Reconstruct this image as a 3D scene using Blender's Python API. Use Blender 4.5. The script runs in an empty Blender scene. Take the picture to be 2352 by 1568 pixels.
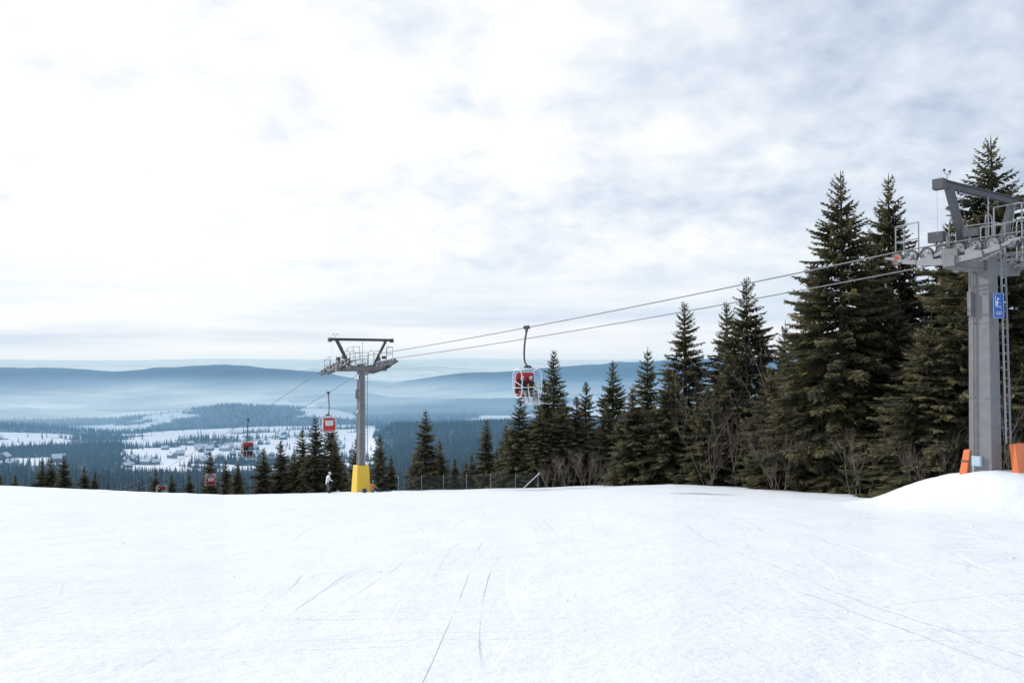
import bpy, math, random
import numpy as np
from mathutils import Vector, Matrix, Quaternion
random.seed(7); np.random.seed(7)
scene=bpy.context.scene
rad=math.radians

# ------------------------------------------------------------------ noise
def _h(ix,iy,s):
    n=np.sin(ix*127.1+iy*311.7+s*74.7)*43758.5453
    return n-np.floor(n)
def vnoise(x,y,s=0):
    xi=np.floor(x); yi=np.floor(y); fx=x-xi; fy=y-yi
    fx=fx*fx*fx*(fx*(fx*6-15)+10); fy=fy*fy*fy*(fy*(fy*6-15)+10)
    a=_h(xi,yi,s); b=_h(xi+1,yi,s); c=_h(xi,yi+1,s); d=_h(xi+1,yi+1,s)
    return (a*(1-fx)+b*fx)*(1-fy)+(c*(1-fx)+d*fx)*fy
def fbm(x,y,s=0,o=4):
    t=0; a=.5; n=0
    for i in range(o):
        t=t+a*vnoise(x,y,s+i*13.1); n+=a; a*=.5; x=x*2.03+5.1; y=y*2.03+1.7
    return t/n*2-1
def sstep(a,b,x):
    t=np.clip((x-a)/(b-a),0,1); return t*t*(3-2*t)

# ------------------------------------------------------------------ terrain
U=np.array([-.9,-.643,-.5,-.36,-.23,-.18,-.15,-.06,.05,.2,.35,.45,.52,.9])
RC=np.array([75,75,72,70,69,69,69,69,69,68,60,50,44,40.])
KC=np.array([155,157,163.5,169,166,164.5,163.5,162,160,154.5,160,167,168,166])
ROWS=[(110,[190,190,190,190,190,190,190,188,185,178,175,175,175,175]),
(200,[205,205,205,205,205,205,200,190,182,178,175,175,175,175]),
(350,[180,180,184,186,187,184,178,165,160,160,160,160,160,160]),
(600,[150,150,154,157,155,152,144,135,130,130,130,130,130,130]),
(900,[127,127,130,131,130,129,118,108,104,104,104,104,104,104]),
(1200,[117,117,112,115,113,110,84,82,78,80,80,80,80,80]),
(1600,[96,97,102,100,98,96,92,90,88,88,88,88,88,88]),
(2200,[82,83,92,87,85,83,84,82,80,80,80,80,80,80]),
(3000,[76,76,76,58,64,75,74,70,68,66,72,72,72,72]),
(4000,[54,57,66,66,62,57,56,52,50,48,50,55,55,55]),
(5500,[43,40,48,45,42,40,46,44,36,30,25,25,25,25]),
(7000,[14,13,18,10,18,27,30,16,8.5,1.5,0,0,0,0]),
(9000,[25,25,26,24,24,27,28,22,18,12,10,10,10,10]),
(14000,[9,9,14,12,10,7,8,12,14,9,9,9,9,9]),
(20000,[4,4,6,7,2,4,3,5,6,4,4,4,4,4]),
(32000,[0,0,2,-1,1,0,1,-1,1,0,0,0,0,0]),
(45000,[1]*14)]
def terrain(x,y):
    x=np.atleast_1d(np.asarray(x,float)); y=np.atleast_1d(np.asarray(y,float))
    r=np.hypot(x,y)+1e-6; ph=np.arctan2(x,y); pc=np.clip(ph,-rad(42),rad(42))
    u=np.tan(pc); d=r*np.cos(pc)
    rc=np.interp(u,U,RC); kc=np.interp(u,U,KC)/1000
    t=np.clip(d/rc,0,1)
    z=-1.7+(-kc*rc+1.7)*(t*.93+.07*t*t)
    k=kc.copy(); L=np.log(d); pr=np.log(rc); pk=kc.copy()
    for i,(dd,row) in enumerate(ROWS):
        kk=np.interp(u,U,np.array(row,float))/1000; lr=math.log(dd)
        m=(L>pr)&(L<=lr); f=(L-pr)/np.maximum(lr-pr,1e-6)
        if i>0: f=f*f*(3-2*f)
        k=np.where(m,pk+(kk-pk)*f,k); pr=np.full_like(L,lr); pk=kk
    k=np.where(L>math.log(45000),pk,k)
    z=np.where(d>rc,-k*d,z)
    # mound that carries the near pylon
    mx=np.maximum(0,np.abs(x-19.5)-3.2)/2.6; my=(y-27.5)/4.6
    z=z+1.32*np.exp(-(mx**2+my**2)**1.2)*(1+.12*fbm(x/1.3,y/1.3,31,3))
    nr=sstep(2,14,r)*(1-sstep(90,160,r))
    z=z+nr*(.12*fbm(x/11,y/11,3,3)+.035*fbm(x/1.6,y/1.6,9,3))+.012*(1-sstep(20,60,r))*fbm(x/.5,y/.5,19,3)
    fr=sstep(250,900,r)
    z=z+fr*np.minimum(r*.004,14)*fbm(x/420,y/420,41,5)
    z=z+sstep(2600,5000,r)*(1-sstep(20000,40000,r))*np.minimum(r,12000)*.0065*fbm(x/1200,y/1200,61,4)
    # behind the camera the hill keeps rising gently
    b=sstep(rad(60),rad(125),np.abs(ph)); zb=-1.7+np.minimum(r,400)*.06
    return z*(1-b)+zb*b
def tz(x,y): return float(terrain(x,y)[0])

def haze_paint(x,y,z):  # aerial haze and valley mist as painted colour, alpha growing with distance
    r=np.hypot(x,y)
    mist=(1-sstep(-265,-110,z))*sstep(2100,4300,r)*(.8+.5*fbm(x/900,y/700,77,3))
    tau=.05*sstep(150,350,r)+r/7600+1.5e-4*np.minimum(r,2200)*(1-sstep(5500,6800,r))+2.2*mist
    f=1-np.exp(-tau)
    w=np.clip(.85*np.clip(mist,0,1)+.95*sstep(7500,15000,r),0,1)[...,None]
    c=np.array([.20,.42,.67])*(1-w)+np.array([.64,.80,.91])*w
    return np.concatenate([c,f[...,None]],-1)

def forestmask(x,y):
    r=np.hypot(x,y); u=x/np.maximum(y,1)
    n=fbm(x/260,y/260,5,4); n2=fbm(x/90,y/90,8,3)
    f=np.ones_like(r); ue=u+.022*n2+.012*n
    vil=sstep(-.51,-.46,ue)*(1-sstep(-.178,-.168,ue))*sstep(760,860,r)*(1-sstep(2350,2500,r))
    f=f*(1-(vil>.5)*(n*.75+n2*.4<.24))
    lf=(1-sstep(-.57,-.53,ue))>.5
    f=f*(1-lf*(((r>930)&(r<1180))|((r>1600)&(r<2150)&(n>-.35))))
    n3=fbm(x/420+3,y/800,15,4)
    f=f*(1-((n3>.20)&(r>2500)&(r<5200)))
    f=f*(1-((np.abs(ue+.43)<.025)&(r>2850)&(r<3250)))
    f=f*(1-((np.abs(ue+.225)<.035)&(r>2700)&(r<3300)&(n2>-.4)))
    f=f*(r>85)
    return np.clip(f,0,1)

# ------------------------------------------------------------------ materials
def nd(nt,t,**k):
    n=nt.nodes.new(t)
    for a,b in k.items(): setattr(n,a,b)
    return n
def mat(name,col,rough=.6,metal=0,var=.18,scale=6,bump=0,spec=.4):
    m=bpy.data.materials.new(name); m.use_nodes=True; nt=m.node_tree
    p=nt.nodes['Principled BSDF']
    tc=nd(nt,'ShaderNodeTexCoord'); no=nd(nt,'ShaderNodeTexNoise'); no.inputs['Scale'].default_value=scale; no.inputs['Detail'].default_value=6
    nt.links.new(tc.outputs['Object'],no.inputs['Vector'])
    mx=nd(nt,'ShaderNodeMix',data_type='RGBA')
    mx.inputs['A'].default_value=(*[c*(1-var) for c in col],1); mx.inputs['B'].default_value=(*[min(1,c*(1+var)) for c in col],1)
    nt.links.new(no.outputs['Fac'],mx.inputs['Factor']); nt.links.new(mx.outputs['Result'],p.inputs['Base Color'])
    p.inputs['Roughness'].default_value=rough; p.inputs['Metallic'].default_value=metal; p.inputs['Specular IOR Level'].default_value=spec
    if bump:
        b=nd(nt,'ShaderNodeBump'); b.inputs['Strength'].default_value=bump; b.inputs['Distance'].default_value=.02
        nt.links.new(no.outputs['Fac'],b.inputs['Height']); nt.links.new(b.outputs['Normal'],p.inputs['Normal'])
    return m
def paint_haze(m):  # paints haze onto the surface: emission mixed over the shading, no volume
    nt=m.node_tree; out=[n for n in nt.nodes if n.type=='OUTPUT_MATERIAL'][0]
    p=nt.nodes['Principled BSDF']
    at=nd(nt,'ShaderNodeAttribute',attribute_name='painted_haze'); em=nd(nt,'ShaderNodeEmission'); ms=nd(nt,'ShaderNodeMixShader')
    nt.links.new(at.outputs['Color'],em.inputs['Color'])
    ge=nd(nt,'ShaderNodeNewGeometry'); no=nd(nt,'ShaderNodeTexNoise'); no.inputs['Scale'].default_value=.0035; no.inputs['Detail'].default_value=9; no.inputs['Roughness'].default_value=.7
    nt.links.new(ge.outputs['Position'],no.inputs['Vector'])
    mr=nd(nt,'ShaderNodeMapRange'); mr.inputs['From Min'].default_value=.3; mr.inputs['From Max'].default_value=.7; mr.inputs['To Min'].default_value=.87; mr.inputs['To Max'].default_value=1.07; nt.links.new(no.outputs['Fac'],mr.inputs['Value'])  # noise varies the painted haze like wisps
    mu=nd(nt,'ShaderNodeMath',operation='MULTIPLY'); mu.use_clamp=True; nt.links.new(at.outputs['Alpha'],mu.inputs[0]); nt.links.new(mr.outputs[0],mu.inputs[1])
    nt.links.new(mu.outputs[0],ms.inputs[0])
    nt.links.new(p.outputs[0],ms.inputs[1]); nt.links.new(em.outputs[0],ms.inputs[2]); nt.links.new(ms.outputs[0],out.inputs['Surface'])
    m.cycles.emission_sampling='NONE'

STEEL=mat('galvanised_steel',(.205,.205,.21),.5,.2,.3,3,.1)
STEELD=mat('dark_steel',(.085,.088,.098),.5,.3,.25,4)
RAILM=mat('rail_steel',(.30,.31,.33),.45,.3)
RUBBER=mat('sheave_rubber',(.06,.06,.065),.7)
SHEAVE=mat('sheave_metal',(.30,.30,.31),.45,.3)
ORANGE=mat('orange_pad',(.75,.20,.07),.6,0,.12,3,.3)
ORANGE2=mat('orange_hub',(.6,.12,.06),.5)
YELLOW=mat('yellow_pad',(.80,.52,.06),.6,0,.1,2.5,.3)
WHITE=mat('white_paint',(.75,.76,.78),.4,0,.06)
RED=mat('red_shell',(.46,.04,.035),.45,0,.12)
REDC=mat('red_cushion',(.32,.025,.025),.7,0,.15)
BLUE=mat('blue_sign',(.03,.12,.42),.4,0,.05)
WIRE=mat('steel_rope',(.20,.20,.21),.5,.3)
NET=mat('green_grey_net',(.07,.09,.08),.7)
BOXM=mat('control_box_paint',(.45,.55,.62),.5)
BARK=mat('bark',(.07,.055,.045),.9,0,.4,8,.5)
TWIG=mat('bare_twigs',(.20,.165,.14),.9,0,.35,3)
SKIN=mat('skin',(.55,.33,.24),.6,0,.06)
HAIR=mat('hair',(.06,.035,.02),.8)
BLACKC=mat('black_cloth',(.025,.025,.03),.8); GREYC=mat('grey_cloth',(.30,.31,.34),.8); WHITEC=mat('white_cloth',(.66,.67,.70),.8); DGREYC=mat('dark_grey_cloth',(.10,.105,.12),.8)
TEALC=mat('teal_cloth',(.03,.25,.36),.8); BROWNC=mat('ochre_cloth',(.38,.17,.06),.85); NAVYC=mat('navy_cloth',(.03,.06,.14),.8); YELC=mat('yellow_cloth',(.6,.42,.08),.8)
LENS=mat('goggle_lens',(.04,.03,.03),.15); SKIM=mat('ski_base',(.62,.63,.66),.35)

def foliage():
    m=bpy.data.materials.new('spruce_needles'); m.use_nodes=True; nt=m.node_tree; p=nt.nodes['Principled BSDF']
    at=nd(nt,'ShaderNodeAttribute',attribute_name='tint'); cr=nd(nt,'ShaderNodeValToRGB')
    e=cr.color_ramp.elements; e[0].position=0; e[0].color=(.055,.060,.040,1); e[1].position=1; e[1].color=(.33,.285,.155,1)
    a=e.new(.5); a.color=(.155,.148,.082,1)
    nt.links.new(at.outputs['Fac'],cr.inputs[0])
    tc=nd(nt,'ShaderNodeTexCoord'); no=nd(nt,'ShaderNodeTexNoise'); no.inputs['Scale'].default_value=.8; no.inputs['Detail'].default_value=3
    nt.links.new(tc.outputs['Object'],no.inputs['Vector'])
    mx=nd(nt,'ShaderNodeMix',data_type='RGBA',blend_type='MULTIPLY'); mx.inputs['Factor'].default_value=.8
    r2=nd(nt,'ShaderNodeValToRGB'); r2.color_ramp.elements[0].position=.35; r2.color_ramp.elements[0].color=(.55,.6,.62,1); r2.color_ramp.elements[1].position=.65; r2.color_ramp.elements[1].color=(1.15,1.12,1,1)
    nt.links.new(no.outputs['Fac'],r2.inputs[0]); nt.links.new(cr.outputs[0],mx.inputs['A']); nt.links.new(r2.outputs[0],mx.inputs['B'])
    nt.links.new(mx.outputs['Result'],p.inputs['Base Color']); p.inputs['Roughness'].default_value=.7; p.inputs['Specular IOR Level'].default_value=.35
    tr=nd(nt,'ShaderNodeBsdfTranslucent'); nt.links.new(mx.outputs['Result'],tr.inputs[0]); ms=nd(nt,'ShaderNodeMixShader'); ms.inputs[0].default_value=.38
    out=[n for n in nt.nodes if n.type=='OUTPUT_MATERIAL'][0]
    nt.links.new(p.outputs[0],ms.inputs[1]); nt.links.new(tr.outputs[0],ms.inputs[2]); nt.links.new(ms.outputs[0],out.inputs['Surface'])
    return m
NEEDLE=foliage()

def terrain_mat():
    m=bpy.data.materials.new('snow_and_forest_ground'); m.use_nodes=True; nt=m.node_tree; p=nt.nodes['Principled BSDF']; L=nt.links.new
    geo=nd(nt,'ShaderNodeNewGeometry')
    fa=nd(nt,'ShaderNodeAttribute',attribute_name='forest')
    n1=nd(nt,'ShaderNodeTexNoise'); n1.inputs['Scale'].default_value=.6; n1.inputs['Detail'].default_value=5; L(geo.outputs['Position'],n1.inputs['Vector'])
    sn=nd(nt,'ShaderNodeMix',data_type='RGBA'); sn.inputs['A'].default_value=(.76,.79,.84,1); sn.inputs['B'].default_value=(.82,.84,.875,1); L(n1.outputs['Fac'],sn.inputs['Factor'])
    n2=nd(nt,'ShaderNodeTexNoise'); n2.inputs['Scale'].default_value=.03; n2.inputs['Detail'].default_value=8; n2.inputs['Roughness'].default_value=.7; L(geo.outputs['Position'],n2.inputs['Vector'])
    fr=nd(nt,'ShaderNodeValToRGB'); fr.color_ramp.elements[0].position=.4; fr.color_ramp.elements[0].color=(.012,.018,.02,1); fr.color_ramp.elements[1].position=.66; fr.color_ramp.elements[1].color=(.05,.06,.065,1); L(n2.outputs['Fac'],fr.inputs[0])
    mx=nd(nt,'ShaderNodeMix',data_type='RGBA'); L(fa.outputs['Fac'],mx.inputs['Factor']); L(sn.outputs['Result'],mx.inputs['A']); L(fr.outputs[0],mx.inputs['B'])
    L(mx.outputs['Result'],p.inputs['Base Color']); p.inputs['Roughness'].default_value=.6; p.inputs['Specular IOR Level'].default_value=.25
    hs=[]
    for sc,rot,N,wd,msc,loc in (((.30,.03,1),.25,7,.035,.15,1),((.03,.33,1),-.12,7,.04,.12,5),((.16,.03,1),-.5,8,.025,.2,9),((.7,.06,1),.1,5,.04,.3,13),((.06,.7,1),.3,6,.05,.35,17),((.05,.45,1),.05,9,.04,.25,23)):
        mp=nd(nt,'ShaderNodeMapping'); mp.inputs['Scale'].default_value=sc; mp.inputs['Rotation'].default_value=(0,0,rot); mp.inputs['Location'].default_value=(loc,loc*2,0); L(geo.outputs['Position'],mp.inputs['Vector'])
        n=nd(nt,'ShaderNodeTexNoise',noise_dimensions='2D'); n.inputs['Scale'].default_value=1; n.inputs['Detail'].default_value=0; L(mp.outputs[0],n.inputs['Vector'])
        mu=nd(nt,'ShaderNodeMath',operation='MULTIPLY'); mu.inputs[1].default_value=N; L(n.outputs['Fac'],mu.inputs[0])
        pp=nd(nt,'ShaderNodeMath',operation='FRACT'); L(mu.outputs[0],pp.inputs[0])
        mr=nd(nt,'ShaderNodeMapRange',interpolation_type='SMOOTHSTEP'); mr.inputs['From Min'].default_value=0; mr.inputs['From Max'].default_value=wd; mr.inputs['To Min'].default_value=1; mr.inputs['To Max'].default_value=0; L(pp.outputs[0],mr.inputs['Value'])
        nm=nd(nt,'ShaderNodeTexNoise'); nm.inputs['Scale'].default_value=msc; L(geo.outputs['Position'],nm.inputs['Vector'])
        mm=nd(nt,'ShaderNodeMapRange'); mm.inputs['From Min'].default_value=.46; mm.inputs['From Max'].default_value=.70; L(nm.outputs['Fac'],mm.inputs['Value'])
        ml=nd(nt,'ShaderNodeMath',operation='MULTIPLY'); L(mr.outputs[0],ml.inputs[0]); L(mm.outputs[0],ml.inputs[1]); hs.append(ml)
    acc=hs[0]
    for h in hs[1:]:
        a=nd(nt,'ShaderNodeMath',operation='ADD'); L(acc.outputs[0],a.inputs[0]); L(h.outputs[0],a.inputs[1]); acc=a
    n3=nd(nt,'ShaderNodeTexNoise'); n3.inputs['Scale'].default_value=7; n3.inputs['Detail'].default_value=7; n3.inputs['Roughness'].default_value=.62; L(geo.outputs['Position'],n3.inputs['Vector'])
    n4=nd(nt,'ShaderNodeTexNoise'); n4.inputs['Scale'].default_value=1.1; n4.inputs['Detail'].default_value=5; 
    mp4=nd(nt,'ShaderNodeMapping'); mp4.inputs['Scale'].default_value=(.6,1.6,1); mp4.inputs['Rotation'].default_value=(0,0,.2); L(geo.outputs['Position'],mp4.inputs['Vector']); L(mp4.outputs[0],n4.inputs['Vector'])
    s1=nd(nt,'ShaderNodeMath',operation='MULTIPLY_ADD'); s1.inputs[1].default_value=-.50; L(acc.outputs[0],s1.inputs[0]); L(n3.outputs['Fac'],s1.inputs[2])
    s2=nd(nt,'ShaderNodeMath',operation='MULTIPLY_ADD'); s2.inputs[1].default_value=1.8; L(n4.outputs['Fac'],s2.inputs[0]); L(s1.outputs[0],s2.inputs[2])
    b=nd(nt,'ShaderNodeBump'); b.inputs['Distance'].default_value=.042; L(s2.outputs[0],b.inputs['Height'])
    ln=nd(nt,'ShaderNodeVectorMath',operation='LENGTH'); L(geo.outputs['Position'],ln.inputs[0])
    fd=nd(nt,'ShaderNodeMapRange'); fd.inputs['From Min'].default_value=10; fd.inputs['From Max'].default_value=90; fd.inputs['To Min'].default_value=.75; fd.inputs['To Max'].default_value=.3; L(ln.outputs['Value'],fd.inputs['Value']); L(fd.outputs[0],b.inputs['Strength'])
    L(b.outputs['Normal'],p.inputs['Normal'])
    paint_haze(m); return m

# ------------------------------------------------------------------ mesh builder
class MB:
    def __init__(s): s.v=[]; s.f=[]; s.m=[]
    def add(s,vs,fs,mi=0):
        o=len(s.v); s.v+= [tuple(v) for v in vs]; s.f+=[tuple(i+o for i in f) for f in fs]; s.m+=[mi]*len(fs)
    def box(s,c,sz,mi=0,R=None,top=1.0):
        c=Vector(c); vs=[]
        for z in (-.5,.5):
            k=top if z>0 else 1
            for x,y in((-.5,-.5),(.5,-.5),(.5,.5),(-.5,.5)):
                p=Vector((x*sz[0]*k,y*sz[1]*k,z*sz[2]))
                if R is not None: p=R@p
                vs.append(c+p)
        s.add(vs,[(3,2,1,0),(4,5,6,7),(0,1,5,4),(1,2,6,5),(2,3,7,6),(3,0,4,7)],mi)
    def beam(s,p0,p1,w,h,mi=0):
        p0=Vector(p0); p1=Vector(p1); d=p1-p0
        R=d.to_track_quat('Z','Y').to_matrix(); s.box((p0+p1)/2,(w,h,d.length),mi,R)
    def tube(s,pts,r,n=8,mi=0,closed=False):
        pts=[Vector(p) for p in pts]; N=len(pts); rs=r if isinstance(r,(list,tuple)) else [r]*N
        up=None; vs=[]
        for i,p in enumerate(pts):
            if closed: d=pts[(i+1)%N]-pts[i-1]
            else: d=pts[min(i+1,N-1)]-pts[max(i-1,0)]
            d.normalize()
            if up is None:
                up=Vector((0,0,1)) if abs(d.z)<.9 else Vector((1,0,0))
            a=(up-d*up.dot(d))
            if a.length<1e-4: a=d.orthogonal()
            a.normalize(); b=d.cross(a); up=a
            for k in range(n):
                t=2*math.pi*k/n; vs.append(p+(a*math.cos(t)+b*math.sin(t))*rs[i])
        fs=[]
        for i in range(N if closed else N-1):
            j=(i+1)%N
            for k in range(n): fs.append((i*n+k,i*n+(k+1)%n,j*n+(k+1)%n,j*n+k))
        if not closed: fs+= [tuple(range(n))[::-1],tuple((N-1)*n+k for k in range(n))]
        s.add(vs,fs,mi)
    def slab(s,w,h,r,th,M,mi=0,curve=0.0):
        out=[]
        for cx,cz,a0 in((w/2-r,h/2-r,0),(-w/2+r,h/2-r,90),(-w/2+r,-h/2+r,180),(w/2-r,-h/2+r,270)):
            for k in range(6):
                a=rad(a0+k*18); out.append((cx+r*math.cos(a),cz+r*math.sin(a)))
        n=len(out); vs=[]
        rings=[(-th/2,.97),(-th/2+.01,1),(th/2-.01,1),(th/2,.97)]
        for yy,sc in rings:
            for x,z in out: vs.append(M@Vector((x*sc,yy+curve*(x/(w/2))**2,z*sc)))
        fs=[]
        for i in range(3):
            for k in range(n): fs.append((i*n+k,i*n+(k+1)%n,(i+1)*n+(k+1)%n,(i+1)*n+k))
        vs.append(M@Vector((0,-th/2,0))); vs.append(M@Vector((0,th/2,0)))
        for k in range(n):
            fs.append((4*n,(k+1)%n,k)); fs.append((4*n+1,3*n+k,3*n+(k+1)%n))
        s.add(vs,fs,mi)
    def ring(s,c,ax,r0,r1,w,n=20,mi=0):
        c=Vector(c); ax=Vector(ax).normalized(); a=ax.orthogonal().normalized(); b=ax.cross(a); vs=[]
        for rr,ww in((r1,-w/2),(r1,w/2),(r0,w/2),(r0,-w/2)):
            for k in range(n):
                t=2*math.pi*k/n; vs.append(c+ax*ww+(a*math.cos(t)+b*math.sin(t))*rr)
        fs=[]
        for i in range(4):
            j=(i+1)%4
            for k in range(n): fs.append((i*n+k,i*n+(k+1)%n,j*n+(k+1)%n,j*n+k))
        s.add(vs,fs,mi)
    def ball(s,c,rx,ry,rz,mi=0,n=12,m=8,R=None,zmin=-1):
        vs=[];fs=[]; c=Vector(c)
        for i in range(m+1):
            a=math.pi*i/m
            zz=math.cos(a); q=math.sin(a)
            if zz<zmin: zz=zmin; q=math.sqrt(max(0,1-zmin*zmin))*.96
            for k in range(n):
                t=2*math.pi*k/n; p=Vector((q*math.cos(t)*rx,q*math.sin(t)*ry,zz*rz))
                if R is not None:p=R@p
                vs.append(c+p)
        for i in range(m):
            for k in range(n): fs.append((i*n+k,(i+1)*n+k,(i+1)*n+(k+1)%n,i*n+(k+1)%n))
        s.add(vs,fs,mi)
    def obj(s,name,mats,parent=None,smooth=False,bevel=0,M=None):
        me=bpy.data.meshes.new(name); me.from_pydata(s.v,[],s.f); 
        for m in mats: me.materials.append(m)
        me.polygons.foreach_set('material_index',s.m)
        if smooth: me.polygons.foreach_set('use_smooth',[True]*len(s.f))
        me.update(); o=bpy.data.objects.new(name,me); scene.collection.objects.link(o)
        if bevel:
            b=o.modifiers.new('bevel','BEVEL'); b.width=bevel; b.segments=2; b.limit_method='ANGLE'
        if smooth:
            try: me.set_sharp_from_angle(angle=rad(40))
            except Exception: pass
        if parent: o.parent=parent
        if M is not None: o.matrix_world=M
        return o
def empty(name,M=None,parent=None):
    e=bpy.data.objects.new(name,None); e.empty_display_size=.2; scene.collection.objects.link(e)
    if parent: e.parent=parent
    if M is not None: e.matrix_world=M
    return e
def npmesh(name,v,f,mats,attrs=(),smooth=False,mi=None):
    me=bpy.data.meshes.new(name); nv=len(v); nf=len(f); k=f.shape[1]
    me.vertices.add(nv); me.vertices.foreach_set('co',np.ascontiguousarray(v,dtype=np.float32).ravel())
    me.loops.add(nf*k); me.loops.foreach_set('vertex_index',np.ascontiguousarray(f,dtype=np.int32).ravel())
    me.polygons.add(nf); me.polygons.foreach_set('loop_start',np.arange(0,nf*k,k,dtype=np.int32))
    try: me.polygons.foreach_set('loop_total',np.full(nf,k,dtype=np.int32))
    except Exception: pass
    for m in mats: me.materials.append(m)
    if mi is not None: me.polygons.foreach_set('material_index',mi.astype(np.int32))
    if smooth: me.polygons.foreach_set('use_smooth',np.ones(nf,dtype=bool))
    me.update(calc_edges=True)
    for n,t,a in attrs:
        at=me.attributes.new(n,t,'POINT')
        at.data.foreach_set('color' if t=='FLOAT_COLOR' else 'value',np.ascontiguousarray(a,dtype=np.float32).ravel())
    me.validate()
    return me

# ------------------------------------------------------------------ terrain sheet
az=np.concatenate([np.arange(-180,-38,3.),np.arange(-38,38.001,.15),np.arange(41,180,3.)])
az=np.radians(az); rr=np.concatenate([[0.05],np.geomspace(.6,46000,760)])
A,Rr=np.meshgrid(az,rr); X=Rr*np.sin(A); Y=Rr*np.cos(A); Z=terrain(X.ravel(),Y.ravel()).reshape(X.shape)
na=len(az); nr_=len(rr); idx=np.arange(na*nr_).reshape(nr_,na)
q=np.stack([idx[:-1,:],np.roll(idx,-1,1)[:-1,:],np.roll(idx,-1,1)[1:,:],idx[1:,:]],-1).reshape(-1,4)[:,::-1]
V=np.stack([X,Y,Z],-1).reshape(-1,3)
fm=forestmask(V[:,0],V[:,1]); hz=haze_paint(V[:,0],V[:,1],V[:,2])
me=npmesh('snowy_ground',V,q,[terrain_mat()],[('forest','FLOAT',fm),('painted_haze','FLOAT_COLOR',hz)],True)
gnd=bpy.data.objects.new('snowy_ground',me); scene.collection.objects.link(gnd)

# ------------------------------------------------------------------ distant forest (one object)
def lowtree(levels,nb,rng):
    vs=[];fs=[]
    for i in range(levels):
        t=i/(levels-1); z=.06+.86*t; R=.24*(1-t)**.85+.012
        for k in range(nb):
            a=2*math.pi*(k+rng.random())/nb; L=R*(.7+.6*rng.random()); w=.38*L+.012; dz=-.05*(1-t)-.01
            ca,sa=math.cos(a),math.sin(a); o=len(vs)
            vs+=[(0,0,z+.05),(ca*L*.6-sa*w,sa*L*.6+ca*w,z+dz*.5),(ca*L,sa*L,z+dz+.02*rng.random()),(ca*L*.6+sa*w,sa*L*.6-ca*w,z+dz*.5)]
            fs.append((o,o+1,o+2,o+3))
    for k in range(4):
        a=math.pi/2*k; b=a+math.pi/2; o=len(vs)
        vs+=[(.08*math.cos(a),.08*math.sin(a),0),(.08*math.cos(b),.08*math.sin(b),0),(0,0,1),(0.004,0,1)]
        fs.append((o,o+1,o+2,o+3))
    return np.array(vs),np.array(fs)
rng=random.Random(3)
def scatter(n,r0,r1,hmin,hmax,lev,nb):
    r=np.sqrt(np.random.uniform(r0*r0,r1*r1,n)); a=np.random.uniform(-rad(38),rad(38),n)
    x=r*np.sin(a); y=r*np.cos(a)
    keep=(forestmask(x,y)>.5)|((np.random.rand(n)<.012)&(r>600))
    u=x/y
    keep&=~((y<190)&(u<.08)); keep&=~((y<95))
    x=x[keep];y=y[keep]; z=terrain(x,y); h=np.random.uniform(hmin,hmax,len(x)); 
    h=np.where((np.hypot(x,y)<260)&(x/y<0),h*.8,h)
    h=np.where((np.hypot(x,y)>620)&(np.hypot(x,y)<900)&(x/y<-.17),h*.7,h)
    T=[lowtree(lev,nb,rng) for _ in range(6)]; VV=[];FF=[];HH=[];TT=[];o=0
    which=np.random.randint(0,6,len(x))
    for k in range(6):
        s=which==k; tv,tf=T[k]; m=s.sum(); 
        if m==0: continue
        th=np.random.uniform(0,6.28,m); c=np.cos(th)[:,None]; sn=np.sin(th)[:,None]; H=h[s][:,None]; wv=np.random.uniform(.85,1.25,m)[:,None]
        vx=(tv[:,0]*c-tv[:,1]*sn)*H*wv+x[s][:,None]; vy=(tv[:,0]*sn+tv[:,1]*c)*H*wv+y[s][:,None]; vz=tv[:,2]*H+z[s][:,None]-.3
        VV.append(np.stack([vx,vy,vz],-1).reshape(-1,3)); FF.append((tf[None]+ (np.arange(m)*len(tv))[:,None,None]+o).reshape(-1,4))
        hv=haze_paint(x[s],y[s],z[s]); HH.append(np.repeat(hv,len(tv),0)); TT.append(np.repeat(np.random.rand(m),len(tv))); o+=m*len(tv)
    return np.concatenate(VV),np.concatenate(FF),np.concatenate(HH),np.concatenate(TT)
def dist_mat():
    m=bpy.data.materials.new('distant_conifers'); m.use_nodes=True; nt=m.node_tree; p=nt.nodes['Principled BSDF']
    at=nd(nt,'ShaderNodeAttribute',attribute_name='tint'); cr=nd(nt,'ShaderNodeValToRGB'); cr.color_ramp.elements[0].color=(.016,.024,.022,1); cr.color_ramp.elements[1].color=(.045,.055,.045,1)
    nt.links.new(at.outputs['Fac'],cr.inputs[0]); nt.links.new(cr.outputs[0],p.inputs['Base Color']); p.inputs['Roughness'].default_value=.9; p.inputs['Specular IOR Level'].default_value=.1
    paint_haze(m); return m
parts=[scatter(6500,95,620,8,14,11,8),scatter(21000,600,1500,8,13,6,6),scatter(30000,1500,3300,9,14,4,5)]
vo=0;VV=[];FF=[];HH=[];TT=[]
for v,f,h,t in parts: VV.append(v);FF.append(f+vo);HH.append(h);TT.append(t);vo+=len(v)
me=npmesh('distant_forest',np.concatenate(VV),np.concatenate(FF),[dist_mat()],[('painted_haze','FLOAT_COLOR',np.concatenate(HH)),('tint','FLOAT',np.concatenate(TT))])
o=bpy.data.objects.new('distant_forest',me); scene.collection.objects.link(o)

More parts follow.
